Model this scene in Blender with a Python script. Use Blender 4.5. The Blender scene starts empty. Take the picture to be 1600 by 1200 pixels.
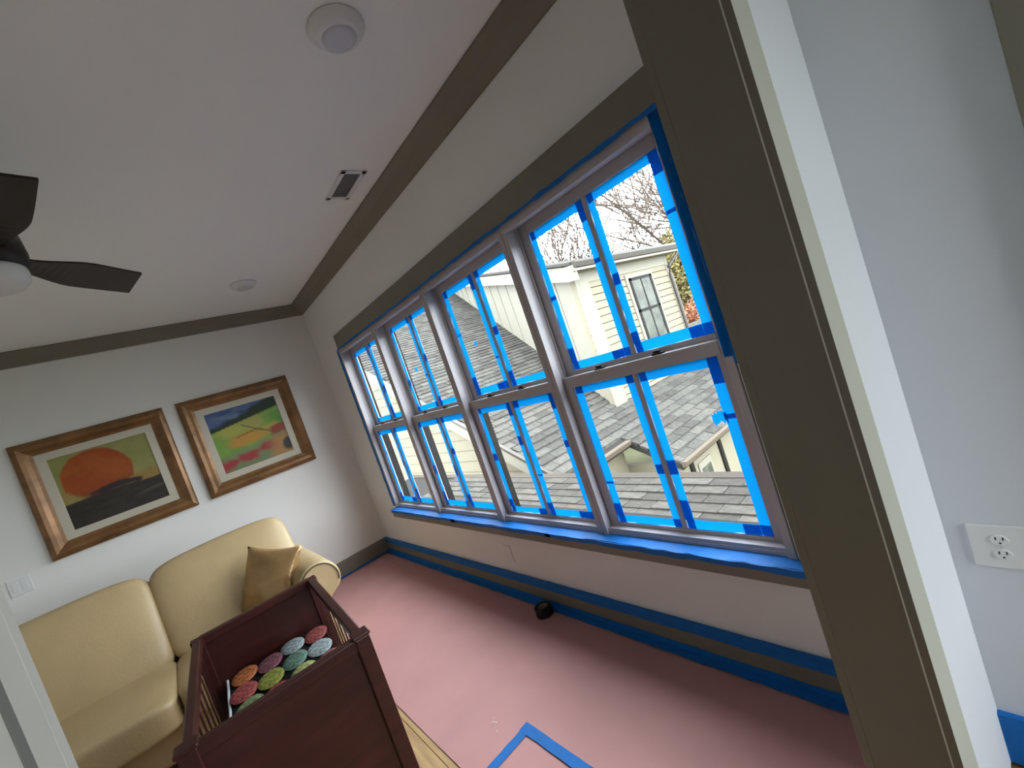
import bpy, bmesh, math, random
from mathutils import Vector, Matrix, noise
random.seed(7)
SC = bpy.context.scene
COL = SC.collection

# ------------------------------------------------------------------ camera
cam_d = bpy.data.cameras.new('camera'); cam = bpy.data.objects.new('camera', cam_d); COL.objects.link(cam)
RT = ((0.72278264, -0.28781741, 0.62828847), (-0.60815372, 0.16689933, 0.77607581), (-0.32822906, -0.94303009, -0.05440529))
m = Matrix.Identity(4)
for i in range(3):
    m[i][0] = RT[i][0]; m[i][1] = -RT[i][1]; m[i][2] = -RT[i][2]
m[2][3] = 1.5
cam.matrix_world = m
cam_d.sensor_width = 36; cam_d.lens = 678.9 / 1600 * 36; cam_d.clip_start = .01; cam_d.clip_end = 300
SC.camera = cam

# ------------------------------------------------------------------ light: one even overcast sky
SKY = 6.0
w = bpy.data.worlds.new('overcast'); SC.world = w; w.use_nodes = True
nt = w.node_tree; bg = nt.nodes['Background']
bg.inputs[0].default_value = (.90, .95, 1.0, 1); bg.inputs[1].default_value = SKY
vs = SC.view_settings
vs.view_transform = 'Standard'; vs.look = 'None'; vs.gamma = 1; vs.use_curve_mapping = False
vs.exposure = 1.15

def portal(name, loc, rot, sx, sy):
    l = bpy.data.lights.new(name, 'AREA'); l.shape = 'RECTANGLE'; l.size = sx; l.size_y = sy
    l.cycles.is_portal = True
    o = bpy.data.objects.new(name, l); COL.objects.link(o); o.location = loc; o.rotation_euler = rot
portal('daylight_portal', (1.66, 2.37, 1.32), (0, math.radians(90), 0), 1.64, 3.5)
portal('daylight_portal', (1.10, -1.72, 1.35), (math.radians(90), 0, 0), .68, 2.1)

# ------------------------------------------------------------------ materials
MATS = {}
def mat(name, c, rough=.6, spec=.3, var=0., scale=8., bump=0., bscale=60., metal=0., coat=0., c2=None, stretch=(1, 1, 1), detail=4):
    if name in MATS: return MATS[name]
    M = bpy.data.materials.new(name); M.use_nodes = True; n = M.node_tree; b = n.nodes['Principled BSDF']
    b.inputs['Base Color'].default_value = (*c, 1); b.inputs['Roughness'].default_value = rough
    b.inputs['Specular IOR Level'].default_value = spec; b.inputs['Metallic'].default_value = metal
    b.inputs['Coat Weight'].default_value = coat
    if var or c2 or bump:
        tc = n.nodes.new('ShaderNodeTexCoord'); mp = n.nodes.new('ShaderNodeMapping')
        mp.inputs['Scale'].default_value = stretch
        n.links.new(tc.outputs['Object'], mp.inputs[0])
    if var or c2:
        nz = n.nodes.new('ShaderNodeTexNoise'); nz.inputs['Scale'].default_value = scale; nz.inputs['Detail'].default_value = detail
        n.links.new(mp.outputs[0], nz.inputs['Vector'])
        rp = n.nodes.new('ShaderNodeValToRGB')
        a = tuple(max(0, x * (1 - var)) for x in c); d = c2 if c2 else tuple(min(1, x * (1 + var)) for x in c)
        rp.color_ramp.elements[0].position = .3; rp.color_ramp.elements[1].position = .7
        rp.color_ramp.elements[0].color = (*a, 1); rp.color_ramp.elements[1].color = (*d, 1)
        n.links.new(nz.outputs['Fac'], rp.inputs[0]); n.links.new(rp.outputs[0], b.inputs['Base Color'])
    if bump:
        n2 = n.nodes.new('ShaderNodeTexNoise'); n2.inputs['Scale'].default_value = bscale; n2.inputs['Detail'].default_value = 3
        n.links.new(mp.outputs[0], n2.inputs['Vector'])
        bp = n.nodes.new('ShaderNodeBump'); bp.inputs['Strength'].default_value = bump; bp.inputs['Distance'].default_value = .01
        n.links.new(n2.outputs['Fac'], bp.inputs['Height']); n.links.new(bp.outputs[0], b.inputs['Normal'])
    MATS[name] = M
    return M

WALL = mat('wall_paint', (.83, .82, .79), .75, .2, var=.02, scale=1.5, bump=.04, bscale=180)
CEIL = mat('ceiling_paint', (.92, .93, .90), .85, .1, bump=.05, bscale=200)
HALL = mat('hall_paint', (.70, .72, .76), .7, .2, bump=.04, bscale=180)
TAUPE = mat('taupe_trim_paint', (.205, .188, .145), .45, .4, var=.04, scale=3)
GREIGE = mat('greige_primer', (.68, .67, .60), .6, .2, var=.05, scale=6)
VINYL = mat('window_vinyl', (.47, .435, .445), .4, .4)
WOOD = mat('oak_plank', (.50, .33, .17), .45, .4, var=.25, scale=6, stretch=(8, 1, 1))
WOODS = [mat('oak_plank_%d' % i, c, .45, .4, var=.22, scale=5, stretch=(9, .8, 1)) for i, c in enumerate([(.43, .27, .13), (.38, .23, .10), (.48, .31, .15)])]
SUBFL = mat('floor_base', (.2, .13, .07), .8)
PAPER = mat('rosin_paper', (.52, .275, .265), .7, .25, var=.07, scale=2.5, bump=.12, bscale=14)
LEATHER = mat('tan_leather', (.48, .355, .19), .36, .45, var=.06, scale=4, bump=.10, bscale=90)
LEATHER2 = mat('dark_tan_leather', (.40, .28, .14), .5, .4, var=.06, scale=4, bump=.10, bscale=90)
THREAD = mat('dark_thread', (.05, .03, .02), .8)
GOLD = mat('gold_satin', (.40, .25, .11), .24, .6, var=.12, scale=5, bump=.5, bscale=7, metal=.35, stretch=(1, 1, 2.5))
CHERRY = mat('cherry_wood', (.048, .011, .009), .33, .45, var=.3, scale=4, stretch=(1, 1, 6))
FANB = mat('fan_blade', (.022, .017, .015), .45, .35, var=.2, scale=6)
WHITEP = mat('white_plastic', (.78, .78, .77), .4, .4)
WHITED = mat('vent_slat_metal', (.55, .54, .52), .5, .3)
DARK = mat('dark_gap', (.02, .02, .02), .8)
BLACKP = mat('black_plastic', (.012, .012, .012), .5, .3)
PAINTDROP = mat('white_paint_drip', (.85, .85, .85), .5)
FRAMEW = mat('bronze_frame', (.23, .115, .045), .34, .5, var=.3, scale=9, metal=.35, bump=.2, bscale=30)
LINER = mat('linen_liner', (.58, .53, .43), .8, .1, bump=.1, bscale=300)
SHINGLES = [mat('shingle_%d' % i, c, .9, .05, var=.22, scale=14) for i, c in enumerate([(.052, .050, .046), (.061, .059, .054), (.044, .042, .039), (.067, .064, .058)])]
NSHINGLES = [mat('near_shingle_%d' % i, c, .9, .05, var=.22, scale=16) for i, c in enumerate([(.046, .043, .039), (.053, .050, .045), (.040, .037, .034), (.060, .056, .050)])]
DECK = mat('roof_felt', (.03, .029, .027), .95, 0)
CREAM = mat('cream_siding', (.165, .148, .108), .7, .15)
CREAM2 = mat('pale_trim_board', (.18, .17, .14), .65, .15)
GUTTER = mat('brown_gutter', (.040, .034, .030), .4, .4)
GUTTERL = mat('tan_gutter', (.085, .066, .050), .5, .4)
WINF = mat('dark_window_frame', (.009, .008, .008), .6, .1)
BARK = mat('grey_bark', (.085, .066, .054), .9, .05, var=.2, scale=5)
LEAFY = mat('yellow_foliage', (.15, .125, .05), .8, .1, var=.35, scale=1.5)
LEAFR = mat('red_foliage', (.26, .11, .06), .8, .1, var=.3, scale=2)
GRASS = mat('winter_grass', (.10, .10, .055), .9, .05, var=.3, scale=.6)

def tape_mat(name, c, tr):
    M = bpy.data.materials.new(name); M.use_nodes = True; n = M.node_tree; n.nodes.clear()
    out = n.nodes.new('ShaderNodeOutputMaterial'); mx = n.nodes.new('ShaderNodeMixShader')
    d = n.nodes.new('ShaderNodeBsdfDiffuse'); t = n.nodes.new('ShaderNodeBsdfTranslucent')
    d.inputs[0].default_value = (*c, 1); t.inputs[0].default_value = (*tr, 1)
    nz = n.nodes.new('ShaderNodeTexNoise'); nz.inputs['Scale'].default_value = 130
    tc = n.nodes.new('ShaderNodeTexCoord'); n.links.new(tc.outputs['Object'], nz.inputs['Vector'])
    bp = n.nodes.new('ShaderNodeBump'); bp.inputs['Strength'].default_value = .25; bp.inputs['Distance'].default_value = .004
    n.links.new(nz.outputs['Fac'], bp.inputs['Height']); n.links.new(bp.outputs[0], d.inputs['Normal'])
    mx.inputs[0].default_value = .5
    n.links.new(d.outputs[0], mx.inputs[1]); n.links.new(t.outputs[0], mx.inputs[2]); n.links.new(mx.outputs[0], out.inputs[0])
    return M
TAPE = tape_mat('blue_masking_tape', (.010, .20, .62), (.002, .165, .47))
TAPEF = mat('blue_tape_flat', (.006, .145, .48), .6, .3, var=.1, scale=20)

def glass_mat():
    M = bpy.data.materials.new('window_glass'); M.use_nodes = True; n = M.node_tree; n.nodes.clear()
    out = n.nodes.new('ShaderNodeOutputMaterial'); mx = n.nodes.new('ShaderNodeMixShader')
    t = n.nodes.new('ShaderNodeBsdfTransparent'); g = n.nodes.new('ShaderNodeBsdfGlossy')
    t.inputs[0].default_value = (.97, .985, .98, 1); g.inputs['Roughness'].default_value = .02
    lw = n.nodes.new('ShaderNodeLayerWeight'); lw.inputs[0].default_value = .5
    pw = n.nodes.new('ShaderNodeMath'); pw.operation = 'POWER'; pw.inputs[1].default_value = 5.0
    ma = n.nodes.new('ShaderNodeMath'); ma.operation = 'MULTIPLY_ADD'; ma.inputs[1].default_value = .5; ma.inputs[2].default_value = .02
    n.links.new(lw.outputs['Facing'], pw.inputs[0]); n.links.new(pw.outputs[0], ma.inputs[0])
    n.links.new(ma.outputs[0], mx.inputs[0]); n.links.new(t.outputs[0], mx.inputs[1]); n.links.new(g.outputs[0], mx.inputs[2])
    n.links.new(mx.outputs[0], out.inputs[0])
    return M
GLASS = glass_mat()
DGLASS = mat('far_window_glass', (.05, .055, .045), .25, .12, var=.5, scale=3)

def sm_(e0, e1, x):
    t = max(0, min(1, (x - e0) / (e1 - e0))); return t * t * (3 - 2 * t)
# ------------------------------------------------------------------ mesh helpers
class MB:
    def __init__(s): s.v = []; s.f = []
    def box(s, x0, x1, y0, y1, z0, z1):
        b = len(s.v)
        s.v += [(x0, y0, z0), (x1, y0, z0), (x1, y1, z0), (x0, y1, z0), (x0, y0, z1), (x1, y0, z1), (x1, y1, z1), (x0, y1, z1)]
        s.f += [tuple(b + i for i in q) for q in ((0, 3, 2, 1), (4, 5, 6, 7), (0, 1, 5, 4), (1, 2, 6, 5), (2, 3, 7, 6), (3, 0, 4, 7))]
        return s
    def hexa(s, pts):
        b = len(s.v); s.v += [tuple(p) for p in pts]
        s.f += [tuple(b + i for i in q) for q in ((0, 3, 2, 1), (4, 5, 6, 7), (0, 1, 5, 4), (1, 2, 6, 5), (2, 3, 7, 6), (3, 0, 4, 7))]
        return s
    def prism(s, poly, axis, a0, a1):
        """poly: list of 2D points; axis: 'x' (poly in y,z), 'y' (poly in x,z), 'z' (poly in x,y)"""
        b = len(s.v); n = len(poly)
        for a in (a0, a1):
            for p in poly:
                s.v.append({'x': (a, p[0], p[1]), 'y': (p[0], a, p[1]), 'z': (p[0], p[1], a)}[axis])
        s.f.append(tuple(b + i for i in range(n))); s.f.append(tuple(b + n + i for i in reversed(range(n))))
        for i in range(n):
            j = (i + 1) % n; s.f.append((b + i, b + n + i, b + n + j, b + j))
        return s
    def tube(s, pts, radii, n=8, cap=True):
        b0 = len(s.v); pts = [Vector(p) for p in pts]
        for i, p in enumerate(pts):
            d = (pts[min(i + 1, len(pts) - 1)] - pts[max(i - 1, 0)]).normalized()
            u = d.cross(Vector((0, 0, 1)) if abs(d.z) < .9 else Vector((1, 0, 0))).normalized(); v = d.cross(u)
            r = radii[i] if isinstance(radii, (list, tuple)) else radii
            for k in range(n):
                a = 2 * math.pi * k / n
                s.v.append(tuple(p + u * (r * math.cos(a)) + v * (r * math.sin(a))))
        for i in range(len(pts) - 1):
            for k in range(n):
                a = b0 + i * n + k; c = b0 + i * n + (k + 1) % n
                s.f.append((a, c, c + n, a + n))
        if cap:
            s.f.append(tuple(b0 + k for k in range(n))); e = b0 + (len(pts) - 1) * n
            s.f.append(tuple(e + k for k in reversed(range(n))))
        return s
    def lathe(s, prof, c=(0, 0, 0), n=32):
        b0 = len(s.v)
        for r, z in prof:
            for k in range(n):
                a = 2 * math.pi * k / n; s.v.append((c[0] + r * math.cos(a), c[1] + r * math.sin(a), c[2] + z))
        for i in range(len(prof) - 1):
            for k in range(n):
                a = b0 + i * n + k; d = b0 + i * n + (k + 1) % n
                s.f.append((a, d, d + n, a + n))
        s.f.append(tuple(b0 + k for k in reversed(range(n)))); e = b0 + (len(prof) - 1) * n
        s.f.append(tuple(e + k for k in range(n)))
        return s
    def mesh(s, name, smooth=False):
        me = bpy.data.meshes.new(name); me.from_pydata(s.v, [], s.f); me.update()
        bm = bmesh.new(); bm.from_mesh(me); bmesh.ops.recalc_face_normals(bm, faces=bm.faces); bm.to_mesh(me); bm.free()
        if smooth:
            for p in me.polygons: p.use_smooth = True
        return me
    def build(s, name, material, parent=None, bevel=0., smooth=False, seg=2, stuff=False):
        return link(name, s.mesh(name, smooth), material, parent, bevel, seg, stuff)

def link(name, me, material=None, parent=None, bevel=0., seg=2, stuff=False):
    if material: me.materials.clear(); me.materials.append(material)
    o = bpy.data.objects.new(name, me); COL.objects.link(o)
    if parent: o.parent = parent
    if bevel:
        md = o.modifiers.new('bevel', 'BEVEL'); md.width = bevel; md.segments = seg; md.limit_method = 'ANGLE'; md.angle_limit = math.radians(40)
    if stuff: o['kind'] = 'stuff'
    return o
def empty(name, loc=(0, 0, 0), rot=(0, 0, 0)):
    o = bpy.data.objects.new(name, None); COL.objects.link(o); o.location = loc; o.rotation_euler = rot; o.empty_display_size = .1
    return o
def tag(o, label, cat, group=None):
    o['label'] = label; o['category'] = cat
    if group: o['group'] = group
    return o
def struct(o, label=None, cat=None):
    o['kind'] = 'structure'
    if label: o['label'] = label
    if cat: o['category'] = cat
    return o
def superbox(sx, sy, sz, p=5., n=14):
    """rounded cushion block: half sizes sx, sy, sz"""
    bm = bmesh.new(); bmesh.ops.create_cube(bm, size=2)
    bmesh.ops.subdivide_edges(bm, edges=bm.edges, cuts=n, use_grid_fill=True)
    for v in bm.verts:
        c = v.co; k = (abs(c.x) ** p + abs(c.y) ** p + abs(c.z) ** p) ** (1 / p)
        c /= k; c.x *= sx; c.y *= sy; c.z *= sz
    return bm
def bm_obj(name, bm, material, parent=None, smooth=True, M=None):
    if M is not None: bm.transform(M)
    me = bpy.data.meshes.new(name); bm.to_mesh(me); bm.free()
    if smooth:
        for p in me.polygons: p.use_smooth = True
    return link(name, me, material, parent)
def ROT(ax, deg): return Matrix.Rotation(math.radians(deg), 4, ax)
def T(x, y, z): return Matrix.Translation((x, y, z))

def strip(axis_plane, c, u0, u1, v0, v1, wob=.0015, n=10, seed=0):
    """flat tape strip with slightly torn, wavy edges. plane 'x' -> (u=y, v=z); 'z' -> (u=x, v=y); 'y' -> (u=x, v=z)"""
    r = random.Random(seed); s = MB(); long_u = abs(u1 - u0) > abs(v1 - v0)
    A = []; B = []
    for i in range(n + 1):
        t = i / n; j1 = r.uniform(-wob, wob); j2 = r.uniform(-wob, wob)
        if long_u: A.append((u0 + (u1 - u0) * t, v0 + j1)); B.append((u0 + (u1 - u0) * t, v1 + j2))
        else: A.append((u0 + j1, v0 + (v1 - v0) * t)); B.append((u1 + j2, v0 + (v1 - v0) * t))
    for a, b in zip(A, B):
        for p in (a, b):
            s.v.append({'x': (c, p[0], p[1]), 'z': (p[0], p[1], c), 'y': (p[0], c, p[1])}[axis_plane])
    for i in range(n): s.f.append((2 * i, 2 * i + 1, 2 * i + 3, 2 * i + 2))
    return s

# ------------------------------------------------------------------ room shell
W, D, H = 1.47, 4.70, 2.745
XL = -2.3                      # left wall of the room
YP0, YP1 = .267, .41           # partition wall with the cased opening
HY, HX = -1.6, -1.3            # hall behind the camera
WY0, WY1, WZ0, WZ1 = .655, 4.095, .515, 2.115

floor = struct(MB().box(XL - .2, W + .2, HY - .2, D + .2, -.25, -.015).build('floor', SUBFL), 'oak plank floor under the painting paper', 'floor')
pm = {}
for i in range(28):
    x0 = -1.18 + i * .083; y = .46 - (i * .37 % 1.1)
    if x0 > 1.40: break
    while y < D:
        L = .9 + (i * 7 % 5) * .12; y1 = min(y + L, D); ya = max(y, HY)
        MB().box(x0 + .0012, x0 + .0818, ya + .001, y1 - .001, -.015, 0).build('plank', WOODS[(i * 5 + int(y * 3)) % 3], floor, bevel=.001, seg=1)
        y = y1
MB().box(XL, -1.182, HY, D, -.0151, 0).build('plank_field', WOOD, floor, stuff=True)
MB().box(-1.182, W, HY, -.66, -.0152, 0).build('plank_field', WOOD, floor, stuff=True)

struct(MB().box(XL - .15, W + .15, HY - .15, D + .15, H, H + .15).build('ceiling', CEIL), 'flat off-white ceiling', 'ceiling')
wr = MB()
wr.box(W, W + .16, HY, WY0, 0, H).box(W, W + .16, WY1, D + .15, 0, H)
wr.box(W, W + .16, WY0, WY1, 0, WZ0).box(W, W + .16, WY0, WY1, WZ1, H)
struct(wr.build('wall_right', WALL), 'white wall holding the row of taped windows', 'wall')
struct(MB().box(XL, W, D, D + .15, 0, H).build('wall_back', WALL), 'white wall behind the sofa with two paintings', 'wall')
struct(MB().box(XL - .15, XL, HY, D, 0, H).build('wall_left', WALL), 'white wall to the left of the sofa', 'wall')
OX0, OX1, OZ = -.097, .967, 2.24
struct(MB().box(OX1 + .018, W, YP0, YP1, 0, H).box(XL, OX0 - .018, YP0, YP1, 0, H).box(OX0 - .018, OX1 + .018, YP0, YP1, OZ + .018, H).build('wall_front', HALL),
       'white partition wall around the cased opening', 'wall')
# hall: its side of the long wall is painted the same cool white; back wall carries the added window
hb = MB(); hw = (.76, 1.44, .3, 2.4)
hb.box(HX, hw[0], HY - .12, HY, 0, H).box(hw[1], W, HY - .12, HY, 0, H).box(hw[0], hw[1], HY - .12, HY, 0, hw[2]).box(hw[0], hw[1], HY - .12, HY, hw[3], H)
struct(hb.build('wall_hall_back', HALL), 'hall wall behind the camera with an added window', 'wall')
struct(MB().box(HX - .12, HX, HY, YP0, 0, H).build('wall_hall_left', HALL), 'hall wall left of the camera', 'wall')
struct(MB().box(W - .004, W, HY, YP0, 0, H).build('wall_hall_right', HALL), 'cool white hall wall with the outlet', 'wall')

# ------------------------------------------------------------------ trims
def crown_run(name, axis):
    c, t = .098, .018
    prof = [(0, -c - .004), (0, -.002), (c + .004, -.002), (c + .004, -.012), (.055, -.050), (.012, -c - .004)]
    s = MB()
    if axis == 'y': s.prism([(W - d, H + z) for d, z in prof], 'y', YP1, D)
    else: s.prism([(D - d, H + z) for d, z in prof], 'x', XL, W)
    return s.build(name, TAUPE)
struct(crown_run('trim_1', 'y'), 'taupe crown moulding above the windows', 'crown moulding')
struct(crown_run('trim_2', 'x'), 'taupe crown moulding above the paintings', 'crown moulding')
hd = struct(MB().box(W - .022, W, .50, 4.035, 2.108, 2.237).build('trim_3', TAUPE, bevel=.003), 'taupe head casing along the top of the windows', 'casing')
sl = struct(MB().box(1.408, 1.50, .60, 4.06, .463, .531).build('trim_4', TAUPE, bevel=.006), 'taupe window sill board under the windows', 'sill')
k = 0
for a, b in ((.6, 1.9), (1.86, 2.95), (2.9, 4.075)):
    strip('z', .5325 + k * .0006, 1.402, 1.498, a, b, .003, 24, 40 + k).build('masking_tape', TAPEF, sl); k += 1
    s = strip('x', 1.4068, a, b, .505, .5325, .004, 24, 50 + k); s.build('masking_tape', TAPEF, sl)
for a, b, i in ((.62, 1.75, 0), (1.7, 2.95, 1), (2.9, 4.06, 2)):
    strip('x', W - .0225 - i * .0004, a, b, 2.100, 2.117, .004, 30, 60 + i).build('masking_tape', TAPEF, hd)
BBH = .155
def baseboard(name, boxes, label):
    s = MB()
    for b in boxes: s.box(*b)
    return struct(s.build(name, TAUPE, bevel=.004), label, 'baseboard')
bbr = baseboard('baseboard_right', [(W - .018, W, YP1, D, 0, BBH)], 'taupe baseboard under the windows')
bbb = baseboard('baseboard_back', [(XL, W - .018, D - .018, D, 0, BBH)], 'taupe baseboard under the paintings')
bbh = baseboard('baseboard_hall', [(W - .02, W, HY, YP0, 0, .145)], 'hall baseboard wrapped in blue tape')
for a, b, i in ((.42, 1.7, 0), (1.66, 3.1, 1), (3.06, D - .018, 2)):
    strip('z', BBH + .0012 + i * .0004, W - .032, W - .001, a, b, .0015, 20, 70 + i).build('masking_tape', TAPEF, bbr)
    strip('x', W - .0195 - i * .0003, a, b, BBH - .048, BBH + .002, .002, 24, 75 + i).build('masking_tape', TAPEF, bbr)
    strip('x', W - .0195 - i * .0003, a, b, .001, .040, .002, 24, 80 + i).build('masking_tape', TAPEF, bbr)
    strip('z', .0085 + i * .0004, W - .062, W - .0186, a, b, .003, 24, 180 + i).build('masking_tape', TAPEF, bbr)
strip('y', D - .0195, .7, W - .018, .001, .016, .003, 16, 85).build('masking_tape', TAPEF, bbb)
strip('z', .0082, .86, W - .06, D - .045, D - .0186, .003, 16, 185).build('masking_tape', TAPEF, bbb)
strip('x', W - .0212, -.6, YP0, .002, .147, .002, 10, 86).build('masking_tape', TAPEF, bbh)
strip('z', .1462, W - .021, W - .002, -.6, YP0, .001, 10, 87).build('masking_tape', TAPEF, bbh)

# cased opening: jambs, casings both sides
dj = empty('door_1'); struct(dj, 'cased doorway opening with dark taupe right jamb', 'doorway')
MB().box(OX1, OX1 + .018, YP0, YP1, 0, OZ).build('jamb', TAUPE, dj)
MB().box(OX1 - .0005, OX1 + .10, YP1, YP1 + .02, 0, OZ + .1).build('casing', TAUPE, dj, bevel=.002)
cs = MB().box(OX1 + .0005, OX1 + .10, YP0 - .017, YP0, 0, OZ + .1).build('casing', mat('pale_sage', (.46, .46, .39), .6, .2), dj, bevel=.0015)  # hall-facing casing in a paler colour than its taupe edge
MB().box(OX1 - .0001, OX1 + .0005, YP0 - .0166, YP0, 0, OZ).build('edge_band', TAUPE, dj)
MB().box(OX1 - .0012, OX1 + .001, YP0 - .0018, YP0 + .0008, 0, OZ).build('seam_line', GREIGE, dj)['label'] = 'pale line along the casing seam'  # thin pale line where jamb and casing meet
MB().box(OX0 - .018, OX0, YP0, YP1, 0, OZ).build('jamb', GREIGE, dj)
MB().box(OX0 - .10, OX0, YP1, YP1 + .02, 0, OZ + .1).build('casing', GREIGE, dj, bevel=.002)
MB().box(OX0 - .10, OX0, YP0 - .017, YP0, 0, OZ + .1).build('casing', GREIGE, dj, bevel=.002)
MB().box(OX0, OX0 + .0008, .356, .369, 0, OZ).build('shadow_strip', mat('stop_shadow_tone', (.22, .22, .2), .8), dj)  # flat dark strip painted in place of the door stop's shadow
MB().box(OX0, OX1, YP0, YP1, OZ, OZ + .018).build('head_jamb', TAUPE, dj)
MB().box(OX0, OX1, YP1, YP1 + .02, OZ, OZ + .1).build('head_casing', TAUPE, dj)
# second doorway on the hall wall, only its dark edge shows at the frame's right border
d2 = empty('door_2'); struct(d2, 'dark trimmed hall doorway at the right edge', 'doorway')
MB().box(W - .03, W - .004, -.14, -.034, 0, 2.15).build('casing', TAUPE, d2, bevel=.002)
MB().box(W - .012, W - .004, -.9, -.14, 0, 2.1).build('door_panel', TAUPE, d2)
MB().box(W - .03, W - .004, -1.0, -.9, 0, 2.15).build('casing', TAUPE, d2, bevel=.002)

# ------------------------------------------------------------------ windows
def tape_piece(plane_x, y0, y1, z0, z1, parent, seed, wob=.0012):
    return strip('x', plane_x, y0, y1, z0, z1, wob, 8, seed).build('masking_tape', TAPE, parent)
SEED = [100]
def taped_pane(parent, xg, y0, y1, z0, z1, extra=None):
    """glass pane with four tape strips crossing at the corners plus short doubled pieces"""
    r = random.Random(SEED[0] * 13 + 5); SEED[0] += 7; sd = SEED[0]
    MB().box(xg, xg + .004, y0, y1, z0, z1).build('pane', GLASS, parent)
    t = .040; x = xg - .0008; e = .0005
    w = [t * r.uniform(.85, 1.12) for _ in range(4)]
    zc = z0 + (z1 - z0) * r.uniform(.3, .7); ov = r.uniform(.03, .07)
    # left and right uprights, each in two overlapping lengths
    tape_piece(x, y1 - w[0], y1, z0, zc, parent, sd); tape_piece(x - e, y1 - w[0] * r.uniform(.94, 1.06), y1, zc - ov * r.choice((.3, 1)), z1, parent, sd + 1)
    zc2 = z0 + (z1 - z0) * r.uniform(.25, .75)
    tape_piece(x, y0, y0 + w[1], z0, zc2, parent, sd + 2); tape_piece(x - e, y0, y0 + w[1] * r.uniform(.94, 1.06), zc2 - ov * r.choice((.3, 1.2)), z1, parent, sd + 3)
    tape_piece(x - 2 * e, y0 + r.uniform(0, .006), y1 - r.uniform(0, .006), z0, z0 + w[2], parent, sd + 4)
    tape_piece(x - 3 * e, y0 + r.uniform(0, .006), y1 - r.uniform(0, .006), z1 - w[3], z1, parent, sd + 5)
    # short doubled tabs near two corners (they read darker)
    if r.random() < .8: tape_piece(x - 4 * e, y1 - w[0], y1, z0 + w[2] * .9, z0 + w[2] + r.uniform(.03, .09), parent, sd + 6)
    if r.random() < .8: tape_piece(x - 4 * e, y0, y0 + w[1], z1 - w[3] - r.uniform(.03, .08), z1 - w[3] * .9, parent, sd + 7)
    if r.random() < .5: tape_piece(x - 4 * e, y0 + w[1], y0 + w[1] + r.uniform(.03, .07), z0, z0 + w[2], parent, sd + 8)
    for (py, pz, s) in (extra or []):
        tape_piece(x - 5 * e, py - s, py + s, pz - s * .8, pz + s * .8, parent, sd + 9, s * .35)

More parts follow.
